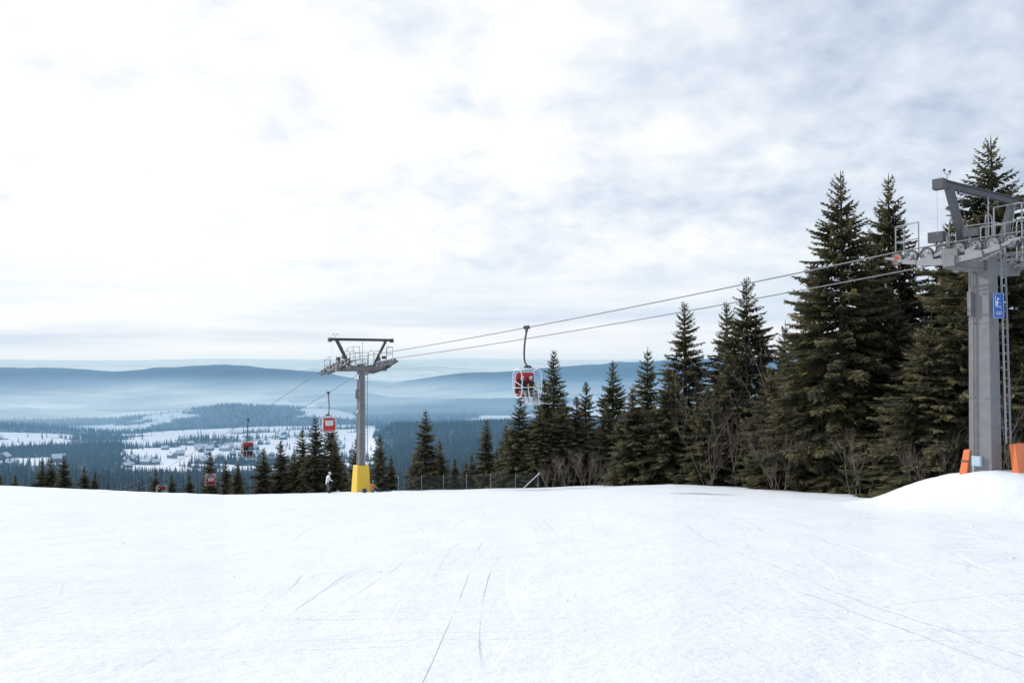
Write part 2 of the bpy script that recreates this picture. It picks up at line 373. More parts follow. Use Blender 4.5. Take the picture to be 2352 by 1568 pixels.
# ------------------------------------------------------------------ village houses
HW=[mat('house_wall',(.30,.27,.24),.9),mat('house_wall_dark',(.10,.08,.07),.9),mat('house_wall_pale',(.50,.48,.44),.9)]
HR=mat('snowy_roof',(.62,.65,.70),.7); HWIN=mat('house_window',(.03,.035,.045),.3)
for m in HW+[HR,HWIN]: paint_haze(m)
rg=random.Random(11)
def house(x,y,s,a,wm):
    b=MB(); w,d,h=11*s,8.5*s,4.6*s; z=tz(x,y)
    b.box((0,0,h/2-.6),(w,d,h+1.2),0)
    rh=3.6*s; e=.7
    for sg in(-1,1):
        b.add([(-w/2-e,sg*(d/2+e),h-.3),(w/2+e,sg*(d/2+e),h-.3),(w/2+e,0,h+rh),(-w/2-e,0,h+rh),(-w/2-e,sg*(d/2+e),h-.02),(w/2+e,sg*(d/2+e),h-.02),(w/2+e,0,h+rh+.3),(-w/2-e,0,h+rh+.3)],[(0,1,2,3),(4,5,6,7),(0,1,5,4),(0,3,7,4),(1,2,6,5)],1)
    for sg in(-1,1): b.add([(sg*w/2,-d/2,h-.01),(sg*w/2,d/2,h-.01),(sg*w/2,0,h+rh-.25)],[(0,1,2)],0)
    b.box((w*.2,d*.15,h+rh),(.8,.8,2),0)
    for fl in range(2):
        for k in range(4):
            for sg in(-1,1): b.box((-w/2+w*(k+.5)/4,sg*(d/2+.02),1.2+fl*2.1*s),(1.0,.06,1.2),2)
        for k in range(3):
            for sg in(-1,1): b.box((sg*(w/2+.02),-d/2+d*(k+.5)/3,1.2+fl*2.1*s),(.06,1.0,1.2),2)
    o=b.obj('village_house',[HW[wm],HR,HWIN]); o.location=(x,y,z); o.rotation_euler=(0,0,a)
    me=o.data; at=me.attributes.new('painted_haze','FLOAT_COLOR','POINT'); hv=haze_paint(np.array([x]),np.array([y]),np.array([z]))[0]
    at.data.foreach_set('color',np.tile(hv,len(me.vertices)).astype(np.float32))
for cu,cr_,n_,su,sr in((-.44,1000,14,.03,90),(-.40,1250,14,.04,130),(-.33,1080,10,.03,120),(-.30,1400,12,.04,160),(-.23,1150,8,.02,120),(-.25,1750,6,.03,150),(-.60,1020,4,.03,50)):
    for i in range(n_):
        u=rg.gauss(cu,su); r=max(880,rg.gauss(cr_,sr)); y=r/math.sqrt(1+u*u)
        if u>-.19 or -.53<u<-.50: continue
        house(u*y,y,rg.uniform(.6,1.15),rg.uniform(0,3.14),rg.choice((0,1,1,2)))

# ------------------------------------------------------------------ spruce generator
def spruce(seed,H,R,gap=.3,bare=.03,dens=.85):
    g=np.random.RandomState(seed)
    Fv=[];tint=[]
    wood=MB(); wood.tube([(0,0,-.6),(0,0,H*.3),(.05,.02,H*.7),(0,0,H*.995)],[H*.014+.05,H*.011+.03,H*.006+.02,.012],8)
    asy=g.uniform(0,6.28); z=H*bare
    while z<H*.985:
        t=(H-z)/H
        prof=(t**.80)*(1-.18*max(0,(t-.8)/.2)) ; Lm=R*prof*(1+.10*math.sin(z*1.7+seed))+.10
        nb=int(g.randint(6,9)) if t>.15 else int(g.randint(4,7)); a0=g.uniform(0,6.28)
        for k in range(nb):
            a=a0+6.283*k/nb+g.normal()*.2; L=Lm*g.uniform(.66,1.14)*(1+.10*math.cos(a-asy))
            if g.rand()<.07 and t>.2: L*=1.22
            el=rad(np.interp(t,[0,.08,.25,.6,1],[58,38,14,-6,-16])+g.normal()*6)
            droop=np.interp(t,[0,.2,1],[0,.16,.30]); up=np.interp(t,[0,.3,1],[0.05,.14,.20])
            zb=z+g.uniform(-.12,.12); ca,sa=math.cos(a),math.sin(a)
            def pt(s): 
                rad_=L*s*math.cos(el); zz=L*(s*math.sin(el)-droop*s*s+up*s**4)
                return np.stack([ca*rad_,sa*rad_,zb+zz],-1)
            wood.tube([tuple(pt(np.array(s))) for s in(0,.5,.96)],[.012+.012*L,.008+.006*L,.005],3)
            n=max(5,int(L/.062*dens)); s=np.linspace(.10 if L<1.5 else .25,1,n)
            ctint=np.clip(g.normal(.42,.19),0,1)
            for side in(-1,1,0):
                if side==0: s2=s[::2]
                else: s2=s
                m=len(s2); base=pt(s2)+g.normal(0,.015,(m,3))
                tl=np.minimum(.70,(.34*L)*(1.03-s2)**.7+.12)*g.uniform(.6,1.15,m)
                if side==0:
                    ang=a+g.normal(0,.8,m); dz=-1.4+g.normal(0,.4,m); tl=tl*.8
                else:
                    ang=a+side*(rad(52)-rad(20)*s2)+g.normal(0,.15,m); dz=-.22+g.normal(0,.20,m)-.35*(t>.4)*g.rand(m)
                    if t<.12: dz=dz+.5
                D=np.stack([np.cos(ang),np.sin(ang),dz],-1); D/=np.linalg.norm(D,axis=1)[:,None]
                S=np.cross(D,np.stack([g.normal(0,.6,m),g.normal(0,.6,m),np.ones(m)],-1)); S/=np.linalg.norm(S,axis=1)[:,None]+1e-6
                w=(.032+.105*tl)[:,None]; tl=tl[:,None]
                q=np.stack([base,base+D*tl*.45+S*w,base+D*tl,base+D*tl*.45-S*w],1)
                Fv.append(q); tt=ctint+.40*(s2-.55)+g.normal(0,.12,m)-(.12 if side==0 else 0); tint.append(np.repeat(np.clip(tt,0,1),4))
            e=pt(np.array([1.0]));d=pt(np.array([1.0]))-pt(np.array([.9])); d=d/np.linalg.norm(d)
            S=np.array([[-sa,ca,0]]); q=np.stack([e-d*.05,e+d*.08+S*.03,e+d*.22,e+d*.08-S*.03],1); Fv.append(q); tint.append(np.full(4,.7))
        z+=gap*g.uniform(.75,1.25)*np.interp(t,[0,.12,.3,1],[1.15,1.25,1,1.05])
    for a in(0,1.57):
        q=np.array([[[0,0,H*.97],[.035*math.cos(a),.035*math.sin(a),H*.985],[0,0,H+.25],[-.035*math.cos(a),-.035*math.sin(a),H*.985]]]); Fv.append(q); tint.append(np.full(4,.5))
    Q=np.concatenate([q.reshape(-1,3) for q in Fv]); nf=len(Q)//4
    wv=np.array(wood.v); wf=np.array([f for f in wood.f if len(f)==4])
    v=np.concatenate([Q,wv]); f=np.concatenate([np.arange(nf*4).reshape(-1,4),wf+nf*4])
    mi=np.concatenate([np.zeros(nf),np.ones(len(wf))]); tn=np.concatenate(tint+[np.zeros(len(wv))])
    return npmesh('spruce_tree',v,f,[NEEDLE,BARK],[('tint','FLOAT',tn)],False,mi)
TEMPL=[(19,spruce(1,19,5.3,.32)),(19,spruce(2,19,4.7,.33)),(15,spruce(3,15,4.5)),(15,spruce(4,15,3.9,.32)),(10.5,spruce(5,10.5,3.1)),(10.5,spruce(6,10.5,2.6,.28)),(7,spruce(7,7,2.1,.26))]
tg=random.Random(5)
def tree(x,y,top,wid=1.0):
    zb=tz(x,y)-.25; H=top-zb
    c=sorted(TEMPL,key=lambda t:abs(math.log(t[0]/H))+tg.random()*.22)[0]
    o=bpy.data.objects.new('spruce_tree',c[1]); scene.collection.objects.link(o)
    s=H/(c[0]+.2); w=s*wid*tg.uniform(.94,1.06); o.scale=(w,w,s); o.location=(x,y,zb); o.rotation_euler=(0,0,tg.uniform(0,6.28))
# x, y, altitude of the top
for t in [(19.9,48,11.5,1.05),(24.7,52,12.3,1.0),(25.4,42,11.9,1.25),(28.9,41,10.6,1.2),(27.6,50,9.0,1.1),(22.3,47,4.5,1.25),(21.2,56,7,1),(31,47,9,1),(33,42,8,1),(22.6,50,7.5,1.1),(20.9,40,1.8,1.4),(22.9,39.5,3.4,1.4),
 (18.3,62,6.5,1.05),(17.8,66,4.9,1.0),(20.6,60,3.0,1.1),(14.3,66,4.9,1.1),(16.3,60,.8,1.3),(11.6,68,1.2,1.05),(9.6,63.5,-2.2,1.3),(12.2,62,-.6,1.35),(14.2,58,-2.0,1.4),(17.5,54,-.5,1.4),(20,46,-.6,1.4),(17.2,51.5,-2.8,1.5),(21.5,42.5,-1.4,1.4),(18.9,50,1.2,1.3),
 (23.2,44,2.6,1.2),(24.6,38.5,.6,1.4),
 (10.1,80,0,.9),(7.9,85,-2.3,.95),(4.3,82,1.1,1.0),(.8,78,-3.4,1.1),(2.6,76,-4.2,1.2),(-.6,80,-6.5,1.1),(6.4,79,-3.6,1.1),(9,76,-4,1.2),(5.0,77,-3.4,1.2),(3.2,79,-1.9,1.1),
 (-2.7,85,-6,.95),(-4.4,88,-10.3,.9),(-8.9,82,-4.9,1.0),(-7.6,84,-8.5,1),(-6.3,88,-10.8,1),(-5.2,90,-11.5,1),(-10.3,84,-10,1),(-1.6,84,-9.5,1.1),
 (-13.9,84,-7.8,.85),(-13.0,86,-10.3,.9),(-17.1,88,-8.4,.95),(-20.4,92,-9.3,1),(-22.7,92,-6.3,1.0),(-21.7,96,-6.6,1),(-24.7,94,-8.2,1.05),(-26.4,97,-11,1),
 (-27.8,96,-9.7,1),(-29.2,94,-10.4,1.1),(-30.9,90,-11.6,1),(-34.2,100,-13.4,.9),(-37.3,104,-13,.85),(-47.3,125,-14,.9),(-51.7,128,-18.2,.9),(-54.5,128,-18.2,.9),
 (-60.2,135,-18.4,.85),(-61.7,110,-12.8,1.0),(-64.6,112,-13.6,1.0),(-66.4,113,-13.9,.9),(-61,117,-16.3,.8),(-63.2,118,-15.6,.9),(-74,119,-17,.9),(-78,122,-17.5,.9),(-57,122,-19,.9),(-50,134,-20,.9),(-18.8,90,-12.4,1),(-16,92,-12.5,1)]:
    tree(*t)

# ------------------------------------------------------------------ bare shrubs
def shrubmesh(seed,H,n0=7,lean=.35):
    g=random.Random(seed); b=MB()
    def grow(p,d,L,r,dep):
        pts=[p]; q=p.copy(); dd=d.copy(); st=4
        for i in range(st):
            dd=(dd+Vector((g.gauss(0,.12),g.gauss(0,.12),.05))).normalized(); q=q+dd*L/st; pts.append(q.copy())
        b.tube(pts,[r*(1-.5*i/st) for i in range(st+1)],3)
        if dep==0: return
        for k in range(g.randint(3,5)):
            i=g.randint(1,st); ax=Vector((g.gauss(0,1),g.gauss(0,1),g.gauss(0,.6))).normalized()
            nd_=(dd+ax*.62+Vector((0,0,.15))).normalized(); grow(pts[i],nd_,L*g.uniform(.45,.72),r*.5,dep-1)
    for k in range(n0):
        a=g.uniform(0,6.28); l=g.uniform(.05,lean); grow(Vector((math.cos(a)*.3,math.sin(a)*.3,-.2)),Vector((math.cos(a)*l,math.sin(a)*l,1)).normalized(),H*g.uniform(.42,.6),.008+.002*H,3)
    me=bpy.data.meshes.new('bare_shrub'); me.from_pydata(b.v,[],b.f); me.materials.append(TWIG); return me
SH=[shrubmesh(1,3.6,6,.7),shrubmesh(2,3.6,6,.6),shrubmesh(3,8,4,.25),shrubmesh(4,8,4,.35)]
sg_=random.Random(9)
for x,y,h,k in [(3.4,71,3.4,0),(4.9,71,4.4,1),(6.6,70.5,4.2,0),(8.0,71,4.0,1),(16.2,59,11.5,2),(19.6,53,13.5,3),(18.3,52,10,2),(14.6,60,9.5,3),(13.6,55,7.5,2),(16.4,50,8.5,3),
   (15.6,55,6,1),(16.2,48,4.5,0),(18.6,43,4.6,1),(20.0,38.5,4,0),(22.2,36.5,6.5,3)]:
    o=bpy.data.objects.new('bare_shrub',SH[k]); scene.collection.objects.link(o); H0=3.6 if k<2 else 8
    s=h/H0; o.scale=(s*.9,s*.9,s); o.location=(x,y,tz(x,y)-.1); o.rotation_euler=(0,0,sg_.uniform(0,6.28))

# ------------------------------------------------------------------ chairlift geometry
P1=Vector((16,27,0)); P2=Vector((-12.85,68,0)); DIR=(P2-P1).normalized(); SPAN=(P2-P1).length; PER=Vector((DIR.y,-DIR.x,0)) # far side
HG=2.08
ROT=Matrix((( PER.x,DIR.x,0,0),(PER.y,DIR.y,0,0),(0,0,1,0),(0,0,0,1)))
def zrope(s):
    if s<-1.95: return 3.87+.09*(-s-1.95)
    if s<=1.95:
        return 3.79-.052*s-.0045*(s*s)
    s2=SPAN-2.3; z0=3.79-.052*1.95-.0045*1.95**2
    if s<s2:
        t=(s-1.95)/(s2-1.95); return z0+(.1-z0)*t-.22*4*t*(1-t)
    q=s-s2
    if q<6.1: return .1-.085*q-.0155*q*q
    z1=.1-.085*6.1-.0155*6.1**2; q-=6.1
    return z1-.274*q+.0004*q*q
def rope_pt(s,side): 
    p=P1+DIR*s+PER*(side*HG); return Vector((p.x,p.y,zrope(s)))
for side in(-1,1):
    b=MB(); ss=list(np.arange(-40,-2,2.))+list(np.arange(-2,2.01,.25))+list(np.arange(3,SPAN-2.3,1.2))+list(np.arange(SPAN-2.3,SPAN+4,.3))+list(np.arange(SPAN+4.5,SPAN+160,2.5))
    b.tube([rope_pt(s,side) for s in ss],.024,6); b.obj('chairlift_rope',[WIRE],smooth=True)

def pylon(P,zb,s0,wbot,wtop,ya,yb,nsh,lad0):
    E=empty('chairlift_pylon',Matrix.Translation((P.x,P.y,zb))@ROT)
    zr=zrope(s0)-zb; loc=lambda y: zrope(s0+y)-zb
    def put(b,name,mats,smooth=False,bevel=0):
        o=b.obj(name,mats,None,smooth,bevel); o.parent=E; return o
    b=MB(); zt=zr-.25
    vs=[]
    for z,w in((-1.0,wbot),(zt,wtop)):
        for x,y in((-.5,-.5),(.5,-.5),(.5,.5),(-.5,.5)): vs.append((x*w,y*w,z))
    b.add(vs,[(0,1,5,4),(1,2,6,5),(2,3,7,6),(3,0,4,7),(4,5,6,7)],0)
    for z in(zr*.33,zr*.66):
        w=(wbot+(wtop-wbot)*z/zt)+.04; b.box((0,0,z),(w,w,.03),0)
    b.box((0,0,zt+.02),(wtop+.25,wtop+.25,.06),0)
    put(b,'column',[STEEL],bevel=.04)
    b=MB(); b.tube([(-wbot/2-.05,.18,.5),(-wtop/2-.06,.16,zt)],.025,6,0); b.box((-wbot/2-.06,.24,zr*.75),(.1,.12,.8),0); put(b,'conduit',[STEEL])
    b=MB(); ly=-(wbot/2+.22)
    for x in(.02,.34): b.beam((x,ly-.06,lad0),(x,ly+.04,zr+.2),.035,.05,0)
    z=lad0+.2
    while z<zr+.1: b.tube([(.02,ly-.05+.1*z/zr,z),(.34,ly-.05+.1*z/zr,z)],.014,5,0); z+=.28
    for z in np.arange(lad0+.5,zr,2.0): b.beam((.18,ly-.04+.1*z/zr,z),(.18,-wtop/2+.02,z),.03,.03,0)
    put(b,'ladder',[RAILM])
    b=MB(); b.box((0,0,zr-.62),(2*HG+.5,.38,.36),0); b.box((0,0,zr-.82),(2*HG+.3,.5,.03),0)
    for sx in(-1,1): b.box((sx*(HG+.02),0,zr-.47),(.34,.5,.5),0)
    put(b,'crossarm',[STEEL],bevel=.02)
    b=MB(); tz_=zr+1.78
    for sx in(-1,1):
        b.beam((sx*1.05,0,zr-.45),(sx*2.25,0,tz_),.20,.24,0)
        b.beam((sx*1.05,0,zr-.45),(sx*.3,0,zr-.5),.2,.22,0)
        b.box((sx*2.85,0,tz_+.02),(.24,.34,.34),0)
        b.tube([(sx*2.6,.2,tz_-.05),(sx*2.6,.2,zr+.2)],.008,4,1); b.tube([(sx*2.0,-.2,tz_-.1),(sx*1.3,-.3,zr-.3)],.008,4,1)
    b.box((0,0,tz_+.05),(5.6,.17,.20),0); b.box((0,0,tz_+.16),(5.7,.28,.03),0)
    put(b,'lifting_frame',[STEELD,RAILM],bevel=.012)
    rS=.225; ys=np.linspace(ya,yb,nsh)
    for sx in(-1,1):
        b=MB(); X=sx*HG
        cs=[Vector((X,y,loc(y)-rS-.02)) for y in ys]
        for i,c in enumerate(cs):
            b.ring(c,(1,0,0),rS-.045,rS+.005,.085,20,1); b.ring(c,(1,0,0),rS-.085,rS-.04,.06,20,0); b.ring(c,(1,0,0),.02,.06,.13,12,3 if (i==len(cs)-1) else 0)
            for k in range(6):
                a=k*math.pi/3; b.beam(c+Vector((0,math.cos(a)*.05,math.sin(a)*.05)),c+Vector((0,math.cos(a)*.15,math.sin(a)*.15)),.03,.04,0)
            if i==len(cs)-1: b.ring(c,(1,0,0),.05,.15,.04,20,3)
        def plate(p,q,h,dx,mi=0):
            for e in(-1,1):
                d=Vector((e*dx,0,0)); b.beam(Vector(p)+d,Vector(q)+d,.022,h,mi)
        for i in range(0,len(cs)-1,2):
            m=(cs[i]+cs[i+1])/2+Vector((0,0,-.12)); plate(cs[i]+Vector((0,-.03,-.02)),m,.10,.085); plate(m,cs[i+1]+Vector((0,.03,-.02)),.10,.085); b.tube([m-Vector((.13,0,0)),m+Vector((.13,0,0))],.035,8,2)
        for i in range(0,len(cs)-3,4):
            m1=(cs[i]+cs[i+1])/2+Vector((0,0,-.14)); m2=(cs[i+2]+cs[i+3])/2+Vector((0,0,-.14)); m=(m1+m2)/2+Vector((0,0,-.1)); plate(m1,m,.14,.12); plate(m,m2,.14,.12)
            b.tube([m-Vector((.16,0,0)),m+Vector((.16,0,0))],.05,8,2)
        a=(cs[0]+cs[min(3,len(cs)-1)])/2+Vector((0,0,-.27)); c=(cs[-1]+cs[max(0,len(cs)-4)])/2+Vector((0,0,-.27)); mid=Vector((X,0,zr-.62))
        plate(a,mid,.2,.15,2 if s0>5 else 0); plate(mid,c,.2,.15,2 if s0>5 else 0)
        for c0 in(cs[0],cs[-1]):
            s_=1 if c0 is cs[-1] else -1
            b.beam(c0+Vector((sx*.13,0,0)),c0+Vector((sx*.13,s_*.35,.05)),.02,.08,0); b.box(c0+Vector((sx*.05,s_*.34,-.02)),(.2,.03,.14),2)
        b.box((X-sx*.22,.6,loc(.6)+.30),(.2,.5,.34),2); b.box((X-sx*.22,-.5,loc(-.5)+.26),(.2,.42,.26),2)
        b.beam((X-sx*.22,.6,loc(.6)+.2),(X-sx*.2,.6,loc(.6)-.4),.05,.05,2)
        put(b,'sheave_assembly',[SHEAVE,RUBBER,STEELD,ORANGE2 if (sx<0 and s0<5) else STEELD])
    for sx in(-1,1):
        b=MB(); x0=sx*(HG-.30); x1=sx*(HG-.85); xo=x0; pts=np.linspace(ya-.2,yb+.2,6)
        fl=lambda y: loc(y)-.16
        for i in range(5):
            y0,y1=pts[i],pts[i+1]
            for xx in np.linspace(x0,x1,6): b.beam((xx,y0,fl(y0)),(xx,y1,fl(y1)),.03,.02,0)
            for t in np.linspace(0,1,6): 
                y=y0+(y1-y0)*t; b.beam((x0,y,fl(y)-.02),(x1,y,fl(y)-.02),.015,.02,0)
        for j,y in enumerate(pts):
            if j in(0,1,4,5): b.tube([(xo,y,fl(y)),(xo,y,fl(y)+1.1)],.022,6,0)
            b.beam((sx*(HG-.6),y*.3,zr-.6),(xo,y,fl(y)-.03),.05,.05,0)
        for hh in(.55,1.1):
            for yy_ in((pts[0],pts[1]),(pts[4],pts[5])): b.tube([(xo,y,fl(y)+hh) for y in yy_],.02,6,0)
        for y in(pts[0],pts[-1]):
            b.tube([(x1,y,fl(y)),(x1,y,fl(y)+1.1)],.022,6,0)
            for hh in(.55,1.1): b.tube([(x0,y,fl(y)+hh),(x1,y,fl(y)+hh)],.02,6,0)
        for y in(-.7,.45):
            xi=sx*(HG-.75); b.tube([(xi,y,zr-.45),(xi,y,zr+.75),(xi-sx*.06,y,zr+.88),(xi-sx*.25,y,zr+.92),(xi-sx*.4,y,zr+.86),(xi-sx*.45,y,zr+.7),(xi-sx*.45,y,zr-.45)],.02,6,0)
        put(b,'catwalk_railing',[RAILM])
    b=MB()
    for x in(-.35,.35):
        for y in(-.55,.55): b.tube([(x,y,zr-.4),(x,y,zr+.75)],.02,6,0)
    for hh in(.2,.75): b.tube([(-.35,-.55,zr+hh),(.35,-.55,zr+hh),(.35,.55,zr+hh),(-.35,.55,zr+hh)],.018,6,0,True)
    b.tube([(0,-.2,zr-.3),(0,-.2,zr+1.7)],.02,6,0)
    put(b,'centre_railing',[RAILM])
    b=MB(); xa=-2.35; b.tube([(xa,0,tz_+.1),(xa,0,tz_+.42)],.015,6,0); b.tube([(xa-.18,0,tz_+.42),(xa+.18,0,tz_+.42)],.01,5,0)
    for e in(-.18,.18):
        b.tube([(xa+e,0,tz_+.42),(xa+e,0,tz_+.5)],.01,5,0)
        b.ball((xa+e,0,tz_+.52),.045,.045,.045,1,8,6)
    put(b,'anemometer',[RAILM,STEELD])
    return E,zr
zb1=tz(16,27)-.05
E1,zr1=pylon(P1,zb1,0,.74,.64,-1.75,1.85,8,1.0)
b=MB()
def pad(b,cx,cy,w,d,h,mi=0,lean=(0,0),top=.85):
    vs=[]
    for z,k in((-.4,1),(0,1.0),(h*.5,1-(1-top)*.45),(h,top)):
        for x,y in((-.5,-.5),(.5,-.5),(.5,.5),(-.5,.5)): vs.append((cx+x*w*k+lean[0]*z,cy+y*d*k+lean[1]*z,z))
    fs=[]
    for i in range(3):
        for k in range(4): fs.append((i*4+k,i*4+(k+1)%4,(i+1)*4+(k+1)%4,(i+1)*4+k))
    fs.append((12,13,14,15)); b.add(vs,fs,mi)
pad(b,-.10,.50,.75,.24,.72,0,(.03,-.12),.85); pad(b,.30,-.98,.80,.22,1.0,0,(0,.12),.9)
b.box((-.11,.47,.35),(.76,.25,.03),1)
o=b.obj('orange_base_pads',[ORANGE,STEELD],bevel=.05); o.parent=E1
b=MB(); b.box((-.42,.08,.38),(.10,.30,.34),0); b.box((-.48,.08,.38),(.015,.25,.29),0); b.tube([(-.42,.2,-.3),(-.42,.2,.22)],.025,6,0); o=b.obj('control_box',[BOXM],bevel=.01); o.parent=E1
# blue notice sign
b=MB(); b.box((0,0,0),(.34,.02,.84),0); b.box((0,-.013,0),(.31,.006,.81),1); b.box((0,-.018,0),(.29,.006,.79),0)
yy=-.024
b.ball((-.02,yy,.22),.035,.004,.035,1,12,8)
b.beam((-.05,yy,.16),(-.05,yy,.0),.05,.006,1); b.beam((-.05,yy,.0),(.05,yy,-.01),.045,.006,1); b.beam((.05,yy,-.01),(.06,yy,-.13),.035,.006,1); b.beam((-.03,yy,.13),(.06,yy,.07),.028,.006,1)
b.tube([(-.09,yy,.34),(-.10,yy,.1),(-.09,yy,-.04),(.04,yy,-.05)],.009,5,1)
for k,w in enumerate((.2,.16,.22,.12)): b.box((0,yy,-.2-k*.035),(w,.004,.010),1)
b.box((0,.05,.2),(.04,.1,.04),2); b.box((0,.05,-.2),(.04,.1,.04),2)
o=b.obj('notice_sign',[BLUE,WHITE,RAILM]); o.parent=E1
o.matrix_parent_inverse=(Matrix.Translation((P1.x,P1.y,zb1))@ROT).inverted(); o.matrix_basis=Matrix.Translation((16.16,26.42,1.78))@Matrix.Rotation(rad(-12),4,'Z')
# far pylon
zb2=tz(-12.85,68)-.05
E2,zr2=pylon(P2,zb2,SPAN,.60,.46,-2.1,3.6,10,2.5)
b=MB()
vs=[]
for z,w,d in((-.6,1.32,1.22),(0,1.30,1.2),(1.1,1.2,1.1),(2.15,1.08,1.0),(2.35,1.02,.95)):
    for x,y in((-.5,-.5),(.5,-.5),(.5,.5),(-.5,.5)): vs.append((x*w,y*d,z))
fs=[]
for i in range(4):
    for k in range(4): fs.append((i*4+k,i*4+(k+1)%4,(i+1)*4+(k+1)%4,(i+1)*4+k))
fs.append((16,17,18,19)); b.add(vs,fs,0)
o=b.obj('yellow_base_pad',[YELLOW],bevel=.07); o.parent=E2
b=MB(); b.box((-.31,.0,zr2*.88),(.03,.28,.4),0); b.box((-.31,.0,zr2*.62),(.03,.16,.2),0); o=b.obj('number_plate',[WHITE]); o.parent=E2

# ------------------------------------------------------------------ chairs
INK=mat('label_ink',(.45,.4,.4))
def chair(s,side,bar):
    g=rope_pt(s,side); f=-DIR if side<0 else DIR
    R=Matrix(((f.y,f.x,0,0),(-f.x,f.y,0,0),(0,0,1,0),(0,0,0,1)))
    M=Matrix.Translation(g)@R; E=empty('chairlift_chair',M)
    def put(b,n,m,sm=True,bev=0): o=b.obj(n,m,None,sm,bev); o.parent=E
    b=MB(); b.box((0,0,-.02),(.14,.42,.12),0); b.box((0,.12,.08),(.1,.16,.1),0); b.box((0,-.14,.07),(.08,.12,.1),0); b.box((.02,0,-.14),(.1,.16,.2),0); b.tube([(-.12,-.1,.02),(.16,-.1,.02)],.05,10,0); b.tube([(-.12,.14,.0),(.16,.14,.0)],.05,10,0)
    put(b,'grip',[STEELD],False,.01)
    b=MB(); hp=[(0,0,-.1),(0,-.04,-.28),(0,-.14,-.6),(0,-.22,-1.0),(0,-.25,-1.45),(0,-.24,-1.75),(0,-.16,-1.97),(0,-.02,-2.1),(0,.14,-2.18),(0,.28,-2.26)]
    b.tube(hp,.052,10,0); b.tube([(-.2,.08,-2.16),(.2,.08,-2.16)],.04,8,0)
    put(b,'hanger',[STEELD])
    b=MB(); W=.68
    b.tube([(-W,.1,-2.34),(-W+.15,.1,-2.28),(W-.15,.1,-2.28),(W,.1,-2.34)],.034,8,0)
    for x in(-.16,.16): b.tube([(x,.08,-2.12),(x*1.2,.1,-2.28)],.035,8,0)
    b.box((0,.1,-2.22),(.46,.16,.08),1)
    for sx in(-1,1):
        x=sx*W
        ctrl=[(-.05,-2.36),(.14,-2.34),(.34,-2.42),(.46,-2.62),(.50,-2.95),(.50,-3.3),(.47,-3.62),(.36,-3.84),(.12,-3.92),(-.14,-3.88),(-.30,-3.68),(-.38,-3.3),(-.40,-2.9),(-.34,-2.58),(-.22,-2.42)]
        b.tube([(x,y,z) for y,z in ctrl],.026,8,0,True)
        b.tube([(x,-.36,-3.36),(x,.1,-3.38),(x,.48,-3.36)],.024,8,0)
        b.box((x,.12,-3.34),(.06,.5,.04),1)
    b.tube([(-W,-.16,-3.89),(W,-.16,-3.89)],.024,8,0); b.tube([(-W,.3,-3.88),(W,.3,-3.88)],.024,8,0); b.tube([(-W,-.38,-2.75),(W,-.38,-2.75)],.024,8,0)
    put(b,'frame',[WHITE,STEELD])
    Mb=Matrix.Translation((0,-.30,-3.12))@Matrix.Rotation(rad(-7),4,'X')
    b=MB(); b.slab(1.28,1.22,.2,.07,Mb,0,.05); put(b,'backrest_shell',[RED])
    b=MB(); 
    for sx in(-1,1): b.slab(.56,.85,.1,.06,Mb@Matrix.Translation((sx*.30,.065,-.12)),0,.0)
    put(b,'back_cushions',[REDC])
    b=MB(); b.slab(.80,.46,.05,.012,Mb@Matrix.Translation((0,-.052,.10)),0); 
    for k,w in enumerate((.56,.44,.6)): b.box(Mb@Vector((0,-.062,.2-k*.1)),(w,.008,.035),1)
    b.slab(1.34,1.28,.22,.03,Mb@Matrix.Translation((0,.012,0)),2,.05)
    put(b,'back_panel_label',[WHITE,INK,WHITE])
    Ms=Matrix.Translation((0,.10,-3.80))@Matrix.Rotation(rad(90),4,'X')
    b=MB(); b.slab(1.26,.56,.12,.10,Ms,0); put(b,'seat',[REDC])
    b=MB()
    if bar:
        b.tube([(-W,-.2,-3.0),(-W+.03,.2,-3.18),(-W+.06,.58,-3.34),(W-.06,.58,-3.34),(W-.03,.2,-3.18),(W,-.2,-3.0)],.022,8,0)
        for x in(-.33,.33):
            b.tube([(x,.58,-3.34),(x,.66,-3.7),(x,.72,-4.2)],.02,8,0); b.tube([(x-.26,.72,-4.2),(x+.26,.72,-4.2)],.022,8,0)
    else:
        b.tube([(-W+.02,-.2,-3.0),(-W+.04,-.1,-2.6),(-W+.06,.1,-2.42),(W-.06,.1,-2.42),(W-.04,-.1,-2.6),(W-.02,-.2,-3.0)],.022,8,0)
    put(b,'restraint_bar',[WHITE])
    return M
CH=[]
CH.append(chair(23.4,-1,True))
CH.append(chair(SPAN+24.7,-1,True))
CH.append(chair(SPAN+68,-1,True))
chair(SPAN+12.4,1,False); chair(SPAN+56,1,False)

